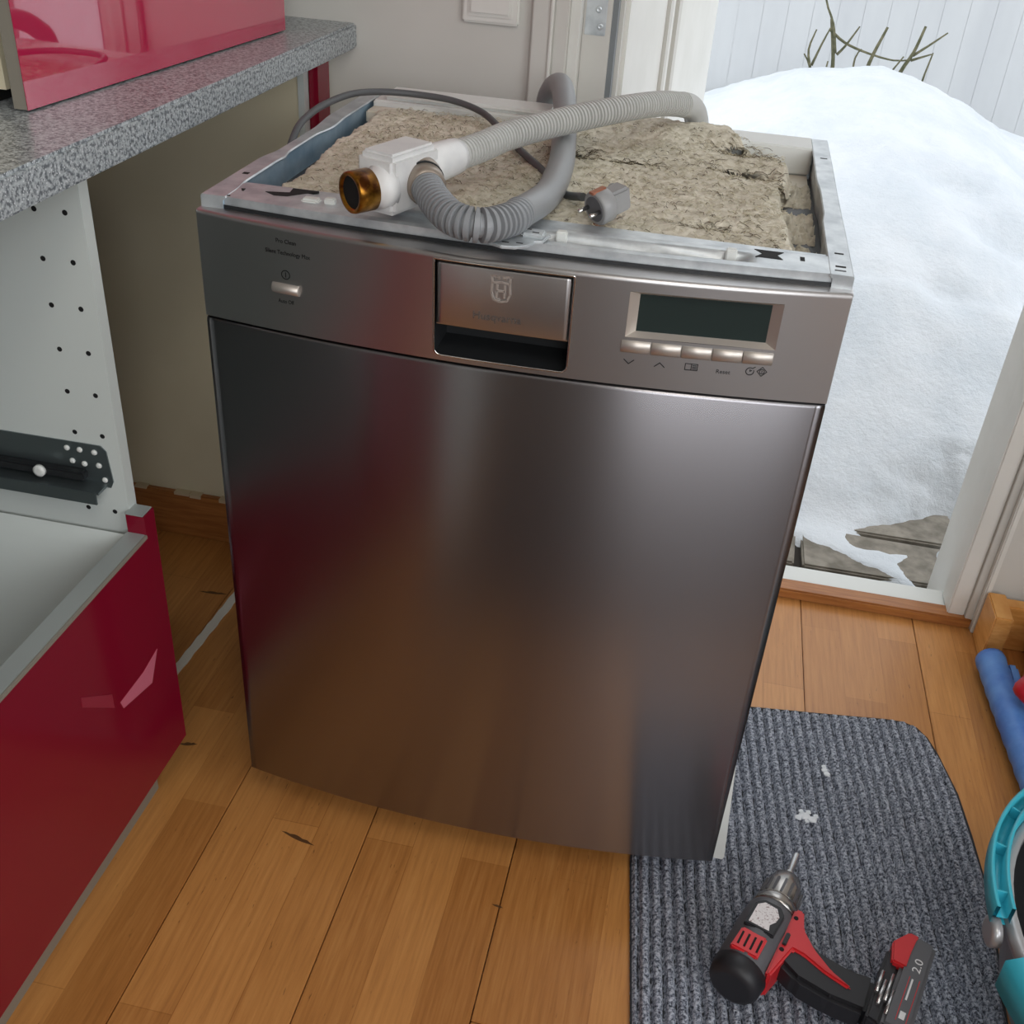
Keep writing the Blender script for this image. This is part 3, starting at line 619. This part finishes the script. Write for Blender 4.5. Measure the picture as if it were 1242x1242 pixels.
# slotted hook bracket lying over the front edge
bk_ = obj('mounting_bracket', prism(bmesh.new(), [(-.014, -.030), (-.002, -.036), (.010, -.034), (.020, -.026), (.024, -.014), (.030, -.012), (.034, .010), (.012, .012), (.008, -.006), (-.008, -.014), (-.016, -.022)], .8325, .8355, bev=.0008), 'galvanised', dw)
obj('bracket_rib', box(bmesh.new(), .010, .030, -.008, .008, .8355, .8395, bev=.0015), 'galvanised', bk_)
for x, y in ((.0, -.026), (.012, -.024), (.022, -.003), (.014, .004)): obj('slot', box(bmesh.new(), x-.003, x+.003, y-.001, y+.001, .8352 if y < -.01 else .8392, .8357 if y < -.01 else .8397), 'black_void', bk_)
# rear rail of white metal
rrail = obj('rear_rail', box(bmesh.new(), -.274, .278, .455, .512, .800, .833, bev=.002), 'white_metal', dw)
bx('rail_step', 'cream_plastic', rrail, -.274, -.19, .425, .455, .81, .826, bev=.002); bx('rail_cap', 'white_metal', rrail, -.262, -.045, .462, .512, .833, .840, bev=.003)
bx('corner_tray', 'cream_plastic', rrail, .20, .276, .40, .455, .796, .80)
# insulation felt
DENTS = [(.206, .342, .036, .026, .016), (.192, .425, .028, .018, .010), (.010, .325, .016, .014, .010), (.072, .318, .030, .008, .008), (.168, .118, .03, .010, .010), (-.205, .105, .006, .006, .010), (-.19, .108, .005, .005, .010), (.238, .22, .012, .03, .006), (.03, .225, .02, .01, .006)]
def felt_z(x, y):
    z = .828+.0022*fb(x, y, 1, 12)+.0016*fb(x, y, 4, 45)+.0016*fb(x, y, 9, 130)+.0013*fb(x, y, 2, 320)
    z += .011*smooth(.41, .46, y)*smooth(-.06, .0, x)*(1-smooth(.17, .23, x))
    for cx, cy, rx, ry, d in DENTS:
        q = ((x-cx)/rx)**2+((y-cy)/ry)**2; z -= d*math.exp(-q)*(.7+.6*abs(fb(x, y, 6, 90)))
    return z
def felt_xy(u, v):
    j = .008*fb(u, v, 3, 9)+.004*fb(u, v, 8, 40)
    y0 = .062+.5*j; 
    x = -.268+.516*u
    y1 = .448+.064*smooth(-.08, .0, x)*(1-smooth(.17, .20, x))-.03*smooth(.19, .24, x)+j
    xl = -.262+.012*smooth(0, .3, .3-v*.5)+j; xr = .248+j+.006*math.sin(9*v)
    return (xl+(xr-xl)*u, y0+(y1-y0)*v)
def felt_pt(u, v):
    x, y = felt_xy(u, v); e = min(u, 1-u, v, 1-v); z = felt_z(x, y)-.018*(1-smooth(0, .022, e))
    return (x, y, z)
def torn(u, v):
    x, y = felt_xy(u, v); w = .5*fb(x, y, 3, 60)+.35*fb(x, y, 5, 150)
    return any(((x-cx)/rx)**2+((y-cy)/ry)**2+w < .55 for cx, cy, rx, ry in ((.198, .345, .030, .018), (.228, .325, .022, .009), (.186, .430, .018, .008), (.008, .328, .013, .012), (.070, .320, .026, .0055), (.168, .116, .020, .006), (.245, .30, .012, .02)))
bx('hole_shade_sheet', 'dark_plastic', dw, -.285, .285, .07, .45, .7955, .798)  # dark sheet added so the torn holes in the felt look shaded
ft = obj('insulation_felt', grid(bmesh.new(), 250, 200, felt_pt, torn), 'felt', dw, normals=False)
ft['label'] = 'torn grey-beige felt insulation'
obj('felt_underlay', grid(bmesh.new(), 30, 120, lambda u, v: (.235+.042*u, .06+.34*v, .801+.006*fb(u, v*4, 2, 6)+.004*fb(u*2, v*9, 2, 9)-.012*smooth(.05, .0, abs(v-.35))-.012*smooth(.06, .0, abs(v-.72)))), 'felt', ft, normals=False)
def fibres(cnt, mname, zones, ln, seed, th=.00035):
    rn = random.Random(seed); bm = bmesh.new()
    for i in range(cnt):
        if zones:
            cx, cy, rx, ry, d = rn.choice(zones); x = rn.gauss(cx, rx*.7); y = rn.gauss(cy, ry*.8)
        else: x, y = felt_xy(rn.random(), rn.random())
        if not (-.24 < x < .24 and .07 < y < .47): continue
        a = rn.uniform(-.9, .9)+(math.pi if rn.random() < .5 else 0); l = ln*rn.uniform(.5, 1.3); dx, dy = math.cos(a)*l, math.sin(a)*l; w = th
        P = []
        for k in range(4):
            t = k/3; P.append(Vector((x+dx*t+rn.uniform(-.001, .001), y+dy*t+rn.uniform(-.001, .001), felt_z(x+dx*t, y+dy*t)+.0003+.0025*math.sin(math.pi*t)*rn.uniform(.2, 1))))
        nn = Vector((-dy, dx, 0)).normalized()*w
        vs = [(bm.verts.new(p-nn), bm.verts.new(p+nn+Vector((0, 0, w)))) for p in P]
        for p, q in zip(vs, vs[1:]): bm.faces.new((p[0], q[0], q[1], p[1]))
    return obj('loose_fibres', bm, mname, ft, kind='stuff', normals=False)
fibres(5200, 'fibre', None, .007, 1); fibres(900, 'fibre_dark', None, .006, 2); fibres(420, 'fibre_dark', DENTS[:5], .012, 3); fibres(120, 'fibre', DENTS[:2], .012, 4)

# ================================================================== HOSES AND CORD ON TOP
vh = thing('water_hose', (-.10, .04, .835), 'grey corrugated water hoses with white valve box and brass nut lying on the felt', 'hose')
ax1 = Vector((.33, .944, 0)).normalized()
ribs = lambda r, p, d: (lambda L: r-d+d*(1 if (L % p)/p < .56 else -1))
def part_tube(name, pts, r, m, n=22, step=.00125): return obj(name, tube(bmesh.new(), catmull(pts, step), r, n if name != 'ribbed_hose' else 40, True, name != 'ribbed_hose'), m, vh)
H1 = [(-.081, .110, .866), (-.064, .16, .866), (-.046, .21, .868), (.001, .296, .870), (.052, .372, .872), (.088, .44, .868), (.112, .49, .860)]
part_tube('ribbed_hose', H1, ribs(.0146, .0054, .0019), 'hose_grey', 24, .00068)
part_tube('hose_end', [(.112, .49, .860), (.123, .515, .853), (.131, .533, .838), (.134, .542, .810), (.134, .544, .70)], .0150, 'hose_grey', 24, .004)
H2 = [(-.0905, .034, .862), (-.082, .018, .860), (-.066, -.010, .857), (-.044, -.035, .853), (-.019, -.037, .851), (-.001, -.010, .850), (.004, .012, .850)]
part_tube('ribbed_hose', H2, ribs(.0148, .0058, .0021), 'hose_dark', 24, .00068)
part_tube('smooth_hose', [(.004, .012, .850), (.011, .05, .848), (.0135, .10, .843), (.012, .15, .841), (.006, .23, .840), (-.006, .32, .840), (-.018, .40, .846), (-.030, .455, .862), (-.043, .50, .866), (-.058, .530, .852), (-.066, .545, .82), (-.068, .548, .70)], .0140, 'hose_smooth', 24, .004)
MV = Matrix.Translation((-.108, .030, 0)) @ Matrix.Rotation(-.34, 4, 'Z')
obj('valve_box', box(bmesh.new(), -.0265, .014, -.034, .038, .8375, .888, bev=.004, mtx=MV), 'valve_plastic', vh)
obj('valve_lid', box(bmesh.new(), -.023, .0105, -.030, .034, .886, .8905, bev=.002, mtx=MV), 'valve_plastic', vh)
obj('outlet_sleeve', lathe(bmesh.new(), (-.100, .056, .866), ax1, [(-.01, .017), (.012, .0185), (.052, .0172), (.060, .0165), (.061, .014)], 32), 'valve_plastic', vh)
nd = Vector((-.62, -.78, -.03)).normalized()
o0 = Vector((-.119, .004, .861))
obj('nut_flange', lathe(bmesh.new(), o0, nd, [(-.006, .019), (.008, .019), (.009, .0165), (.016, .016)], 32), 'valve_plastic', vh)
bn = obj('brass_nut', lathe(bmesh.new(), o0+nd*.013, nd, [(.0, .0165), (.001, .0182), (.019, .0182), (.0215, .0175), (.0215, .0145), (.002, .0135)], 40), 'brass_stained', vh); bn['label'] = 'stained brass hose nut'
obj('nut_bore', lathe(bmesh.new(), o0+nd*.0155, nd, [(0, .0140), (.0165, .0144)], 24), 'black_void', vh)
d2 = (Vector(H2[1])-Vector(H2[0])).normalized()
obj('clamp_collar', lathe(bmesh.new(), Vector(H2[0])-d2*.012, d2, [(0, .0172), (.002, .0188), (.012, .0188), (.0135, .0172), (.016, .0172), (.017, .0182), (.028, .0178), (.031, .0155)], 32), 'collar_brown', vh)
obj('clamp_seal', lathe(bmesh.new(), Vector(H2[0])+d2*.0015, d2, [(0, .0190), (.002, .0190)], 32), 'dark_plastic', vh)
pc = thing('power_cord', (0, .3, .835), 'dark grey power cord with moulded wall plug lying across the felt', 'power cord')
obj('cable', tube(bmesh.new(), catmull([(-.307, .20, .70), (-.304, .225, .79), (-.300, .255, .833), (-.296, .295, .846), (-.290, .345, .850), (-.276, .39, .852), (-.250, .425, .850), (-.213, .44, .848), (-.166, .438, .846), (-.125, .415, .842), (-.092, .367, .838), (-.053, .297, .833), (-.015, .235, .8295), (.005, .190, .8285), (.024, .150, .831), (.046, .118, .840)], .006), .0040, 12), 'cable_grey', pc)
MP = Matrix.Translation((.070, .078, .8465)) @ Matrix.Rotation(-.75, 4, 'Z') @ Matrix.Rotation(.25, 4, 'X') @ Matrix.Scale(.88, 4)
pl = obj('plug', lathe(bmesh.new(), (0, 0, -.012), (0, 0, 1), [(0, .017), (.002, .0195), (.014, .0195), (.017, .018), (.018, .012)], 28), 'plug_grey', pc)
def plugpart(name, bm, m): 
    bmesh.ops.transform(bm, matrix=MP, verts=bm.verts); return obj(name, bm, m, pc)
bpy.data.objects.remove(pl)
plugpart('plug_body', box(lathe(bmesh.new(), (0, -.012, 0), (0, 1, 0), [(0, .0165), (.002, .0185), (.016, .0185), (.018, .017)], 28), -.011, .011, .004, .030, -.013, .013, bev=.003), 'plug_grey')
plugpart('plug_face', lathe(bmesh.new(), (0, -.0125, 0), (0, 1, 0), [(0, .0135), (.001, .0135)], 24), 'drill_grey')
plugpart('earth_contact', box(bmesh.new(), -.0035, .0035, -.0145, .004, .0165, .0195, bev=.0006), 'copper_contact'); plugpart('earth_contact', box(bmesh.new(), -.0035, .0035, -.0145, .004, -.0195, -.0165, bev=.0006), 'copper_contact')
for x in (-.0095, .0095): plugpart('pin', lathe(bmesh.new(), (x, -.0125, 0), (0, -1, 0), [(0, .0024), (.012, .0024), (.014, .0012)], 12), 'chrome')
plugpart('strain_relief', lathe(bmesh.new(), (-.012, .022, 0), (-.75, .66, -.1), [(0, .0075), (.02, .0055)], 14), 'plug_grey')

# ================================================================== FLOOR THINGS
MP2 = [(.185, .365), (.190, .372), (.347, .390), (.468, .406), (.565, .420), (.590, .421), (.610, .413), (.624, .394), (.636, .36), (.654, .285), (.662, .21), (.667, .14), (.667, .05), (.66, -.05), (.65, -.32), (.245, -.33), (.228, -.183), (.203, .041)]
bm = bmesh.new()
nx, ny = 400, 300; ok = {}
def mz(x, y):
    e = sdist((x, y), MP2); xx = x+.105*y*1.0+.0012*fb(x, y, 0, 20)
    ph = xx/.0150*2*math.pi
    z = .0125-.0095*(.5-.5*math.cos(ph))**3+.0016*fb(x, y, 3, 120)+.0010*fb(x, y, 1, 330)
    return z, e
vs = {}
for i in range(nx+1):
    for j in range(ny+1):
        x = .18+.49*i/nx; y = -.335+.76*j/ny; z, e = mz(x, y)
        if e < .0006: vs[i, j] = bm.verts.new((x, y, .0025+(max(.001, z)-.0025)*(1-smooth(-.011, 0, e))))
for i in range(nx):
    for j in range(ny):
        q = [vs.get((i, j)), vs.get((i+1, j)), vs.get((i+1, j+1)), vs.get((i, j+1))]
        if all(q): bm.faces.new(q).smooth = True
dm = thing('doormat', (.43, .05, 0), 'dark blue-grey ribbed doormat lying under the drill', 'doormat')
obj('pile', bm, 'mat_pile', dm, normals=False)
obj('rubber_backing', prism(bmesh.new(), MP2, .0004, .0035), 'mat_rubber', dm)
rn = random.Random(9); cr0 = None
for cx, cy, s in ((.43, .177, .006), (.441, .173, .005), (.422, .172, .004), (.436, .185, .003), (.446, .180, .003), (.426, .184, .003), (.465, .265, .004), (.462, .272, .004), (.461, .279, .003), (.433, .168, .0025)):
    bm = bmesh.new(); bmesh.ops.create_icosphere(bm, subdivisions=2, radius=s)
    for v in bm.verts: v.co = Vector((cx, cy, .0132))+Vector((v.co.x*1.3, v.co.y, v.co.z*.6))*(1+.5*fb(*v.co, 400))
    tag(obj('snow_crumb', bm, 'snow_crumb_white'), 'tiny white snow crumb in the cluster just ahead of the drill bit' if cy < .2 else 'tiny white snow crumb in the small clump nearer the garden door', 'crumb', 'snow crumbs ahead of the drill bit' if cy < .2 else 'snow crumbs nearer the garden door')
bm = bmesh.new()
P = [(-.531+.012*(1-t), .43+.02-.245*t) for t in [k/20 for k in range(21)]]
prism(bm, [(x-.008+.0008*math.sin(i*2.1), y) for i, (x, y) in enumerate(P)]+[(x+.007+.0009*math.sin(i*1.7), y) for i, (x, y) in reversed(list(enumerate(P)))], .0002, .0018)
tag(obj('sealant_strip', bm, 'sealant'), 'white dried sealant strip stuck to the parquet beside the cabinet', 'sealant strip')
# ---- cordless drill lying on its side
dl = thing('cordless_drill', (.365, -.06, .015), 'red and black cordless drill lying on its side on the doormat', 'drill')
fx, fy = .35, .937
MDm = Matrix(((fx, fy, 0, .365), (fy, -fx, 0, -.06), (0, 0, 1, .015), (0, 0, 0, 1)))  # a along the barrel, b along the grip
MDm = MDm @ Matrix(((1, 0, 0, 0), (0, 1, 0, 0), (0, 0, 1, 0), (0, 0, 0, 1)))
def dp(name, bm, m, parent=None):
    bmesh.ops.transform(bm, matrix=MDm, verts=bm.verts); return obj(name, bm, m, parent or dl)
CZ = .034
dp('motor_housing', lathe(bmesh.new(), (-.082, -.004, CZ), (1, .045, 0), [(0, .018), (.003, .025), (.012, .0305), (.085, .0315), (.112, .030), (.120, .0265)], 32), 'drill_grey')
dp('rear_cap', lathe(bmesh.new(), (-.0835, -.004, CZ), (1, .045, 0), [(0, .021), (.002, .0265), (.007, .0300), (.024, .0318), (.025, .03)], 32), 'drill_black')
dp('clutch_ring', lathe(bmesh.new(), (.036, .0012, CZ), (1, .01, 0), [(0, .0275), (.004, .0285), (.012, .027), (.016, .0245)], 32), 'drill_silver')
ch = dp('chuck', lathe(bmesh.new(), (.050, .0012, CZ), (1, -.06, 0), [(0, .0235), (.004, .0245), (.026, .0235), (.030, .022), (.046, .0165), (.051, .010), (.052, .005)], 32), 'drill_silver')
rib = bmesh.new()
for k in range(16):
    a = 2*math.pi*k/16; box(rib, .054, .076, -.0015, .0015, .0235, .0252, mtx=Matrix.Translation((0, .0005, CZ)) @ Matrix.Rotation(a, 4, 'X'))
dp('grip_ribs', rib, 'drill_grey', ch)
dp('drill_bit', lathe(bmesh.new(), (.095, -.0015, CZ), (1, -.06, 0), [(0, .0068), (.012, .0066), (.014, .0050), (.044, .0048), (.048, .003)], 12), 'bit_steel')
GR = [(.030, .018), (.034, .034), (.020, .044), (.008, .062), (.006, .105), (.012, .133), (-.040, .136), (-.046, .094), (-.044, .055), (-.028, .020)]
dp('grip', prism(bmesh.new(), GR, CZ-.018, CZ+.018, bev=.006), 'drill_black')
dp('red_shell', prism(bmesh.new(), [(.044, .024), (.046, .034), (.022, .042), (.004, .060), (-.012, .086), (-.020, .112), (-.024, .110), (-.020, .080), (-.012, .052), (-.012, .040), (-.060, .030), (-.060, .024)], CZ-.021, CZ+.0215, bev=.0025), 'drill_red')
dp('trigger', prism(bmesh.new(), [(.028, .036), (.026, .050), (.014, .064), (.008, .062), (.012, .040)], CZ-.009, CZ+.009, bev=.003), 'drill_grey')
dp('side_vent', prism(bmesh.new(), [(-.056, -.022), (-.024, -.019), (-.024, .012), (-.056, .011)], CZ+.02, CZ+.0325, bev=.002), 'drill_red')
vb = bmesh.new()
for k in range(4): box(vb, -.050, -.031, -.0165+.0075*k, -.0140+.0075*k, CZ+.0315, CZ+.0329)
dp('vent_slot', vb, 'black_void')
dp('nameplate', prism(bmesh.new(), [(-.018, -.020), (.018, -.018), (.026, -.010), (.026, .010), (.016, .018), (-.018, .016)], CZ+.022, CZ+.0322, bev=.0015), 'drill_black')
dp('worn_label', prism(bmesh.new(), [(-.014, -.016), (.014, -.015), (.021, -.008), (.020, .007), (.010, .013), (.002, .012), (-.006, .007), (-.014, .009)], CZ+.0320, CZ+.0327), 'worn_sticker')
dp('selector_switch', box(bmesh.new(), -.014, .004, .0265, .0315, CZ+.0210, CZ+.0245, bev=.001), 'drill_black'); dp('screw', lathe(bmesh.new(), (.030, .029, CZ+.021), (0, 0, 1), [(0, .003), (.0012, .0026)], 12), 'black_void'); dp('screw', lathe(bmesh.new(), (-.020, .029, CZ+.021), (0, 0, 1), [(0, .003), (.0012, .0026)], 12), 'black_void')
bt = dp('battery', prism(bmesh.new(), [(.060, .150), (.082, .156), (.080, .180), (-.050, .182), (-.052, .150)], .002, CZ+.032, bev=.004), 'drill_grey')
dp('battery_foot', prism(bmesh.new(), [(.050, .132), (.056, .150), (-.052, .150), (-.050, .134)], CZ-.026, CZ+.026, bev=.003), 'drill_black', bt)
dp('release_tab', prism(bmesh.new(), [(.056, .134), (.080, .148), (.080, .160), (.052, .158), (.030, .158), (.030, .140)], CZ-.022, CZ+.0335, bev=.002), 'drill_red', bt)
bb = bmesh.new()
for q, (a0, a1, b0) in enumerate(((-.016, .014, .136), (-.030, .004, .1415), (-.022, .016, .147), (-.038, -.004, .1525))): tube(bb, [(a0, b0, CZ+.0285), (a1, b0, CZ+.0285)], .0022, 8)
dp('bit_holder', bb, 'bit_steel', bt)
def flat_text(s, size, width, a, b, z, rot):
    t = text_bm(s, size, .0001, width); bmesh.ops.transform(t, matrix=Matrix.Translation((a, b, z)) @ Matrix.Rotation(rot, 4, 'Z') @ Matrix.Scale(-1, 4, (1, 0, 0)) @ Matrix.Rotation(0, 4, 'Z'), verts=t.verts); return t
dp('capacity_print', flat_text('2.0', .013, .019, .040, .1675, CZ+.0322, math.pi), 'print_white', bt)
lb = bmesh.new(); box(lb, -.040, .022, .1625, .1632, CZ+.0319, CZ+.0322); box(lb, -.040, .022, .1735, .1742, CZ+.0319, CZ+.0322); dp('label_line', lb, 'drill_red', bt)
lb = bmesh.new(); box(lb, -.010, .020, .1655, .1675, CZ+.0319, CZ+.0322); box(lb, -.036, -.026, .165, .171, CZ+.0319, CZ+.0322); dp('label_print', lb, 'print_white', bt)
# ---- mop bucket
bc = Vector((.735, -.12)); bu = thing('mop_bucket', (bc.x, bc.y, 0), 'grey and teal plastic mop bucket standing beside the doormat', 'bucket')
def ell(bm, prof, n=56, a0=0, a1=360, closed=True):
    rows = []
    for rx, ry, z in prof:
        rows.append([bm.verts.new((bc.x+rx*math.cos(math.radians(a0+(a1-a0)*k/n)), bc.y+ry*math.sin(math.radians(a0+(a1-a0)*k/n)), z)) for k in range(n+(0 if closed else 1))])
    for a, b in zip(rows, rows[1:]):
        for k in range(len(a)-(0 if closed else 1)): bm.faces.new((a[k], a[(k+1) % len(a)], b[(k+1) % len(a)], b[k])).smooth = True
    return bm
bm = ell(bmesh.new(), [(.002, .002, .001), (.064, .12, .001), (.074, .132, .012), (.126, .174, .12), (.148, .190, .21), (.155, .197, .225), (.155, .197, .235), (.146, .188, .235)])
obj('bucket_body', bm, 'bucket_grey', bu, normals=False)
obj('bucket_lining', ell(bmesh.new(), [(.146, .188, .235), (.138, .180, .21), (.072, .128, .04), (.002, .002, .035)]), 'bucket_inside', bu, normals=False)
obj('bucket_rim', ell(bmesh.new(), [(.150, .192, .226), (.158, .200, .226), (.160, .202, .236), (.155, .197, .242), (.147, .189, .240)]), 'silver_plastic', bu, normals=False)
obj('handle_bow', ell(bmesh.new(), [(.160, .203, .236), (.176, .219, .238), (.176, .219, .262), (.172, .215, .262), (.172, .215, .246), (.161, .204, .246), (.161, .204, .262), (.157, .200, .262), (.157, .200, .236)], 40, 95, 183, False), 'teal', bu)
for k in range(5):
    hr = bmesh.new(); a = math.radians(105+18*k); box(hr, .161, .172, -.001, .001, .246, .260, mtx=Matrix.Translation((bc.x+(.0)*math.cos(a), bc.y+.04*math.sin(a), 0)) @ Matrix.Rotation(a, 4, 'Z'))
    obj('handle_rib', hr, 'teal', bu)
obj('handle_pivot', lathe(bmesh.new(), (bc.x-.165, bc.y-.012, .225), (-1, -.1, 0), [(0, .016), (.008, .016), (.010, .012)], 20), 'silver_plastic', bu)
obj('spout_clip', ell(bmesh.new(), [(.158, .200, .20), (.176, .218, .205), (.178, .220, .245), (.150, .192, .252), (.140, .182, .246)], 16, 196, 240, False), 'teal', bu)
obj('wringer_basket', ell(bmesh.new(), [(.144, .186, .238), (.128, .17, .215), (.12, .16, .12), (.118, .158, .1)], 24, 190, 300, False), 'teal_dark', bu)
# ---- wooden step, blue roll, red bottle
stp = thing('wooden_step', (.85, .5, 0), 'low yellow wooden step by the door frame', 'step')
bx('side_board', 'oak_light', stp, .735, .764, .612, .686, 0, .095, bev=.002); bx('back_board', 'oak_light', stp, .764, 1.5, .66, .686, 0, .088, bev=.002); bx('front_board', 'oak_light', stp, .800, .826, .53, .598, 0, .092, bev=.002); bx('tread', 'oak_light', stp, .826, 1.5, .14, .660, .062, .090, bev=.002)
bl = thing('blue_foam_roll', (.755, .45, .03), 'long blue tube lying on the floor along the wooden step', 'tube')
obj('roll_body', tube(bmesh.new(), catmull([(.742, .590, .026), (.748, .48, .026), (.757, .36, .026), (.768, .20, .026), (.775, .1, .026)], .01), lambda L: .0235+.0008*math.sin(L*180), 20), 'blue_foam', bl); obj('roll_flap', box(bmesh.new(), .764, .785, .2, .585, .001, .030, bev=.006), 'blue_foam', bl)
rb = thing('red_bottle', (.78, .46, .05), 'red-capped dark blue bottle leaning over the blue tube', 'bottle')
bd_ = Vector((.62, .3, .72)); obj('cap', lathe(bmesh.new(), (.752, .448, .064), bd_, [(0, .012), (.003, .020), (.012, .0245), (.04, .026), (.055, .022)], 24), 'red_plastic', rb); obj('bottle_body', lathe(bmesh.new(), Vector((.752, .448, .064))+bd_.normalized()*.05, bd_, [(0, .02), (.01, .03), (.12, .03), (.13, .02)], 24), 'navy', rb)
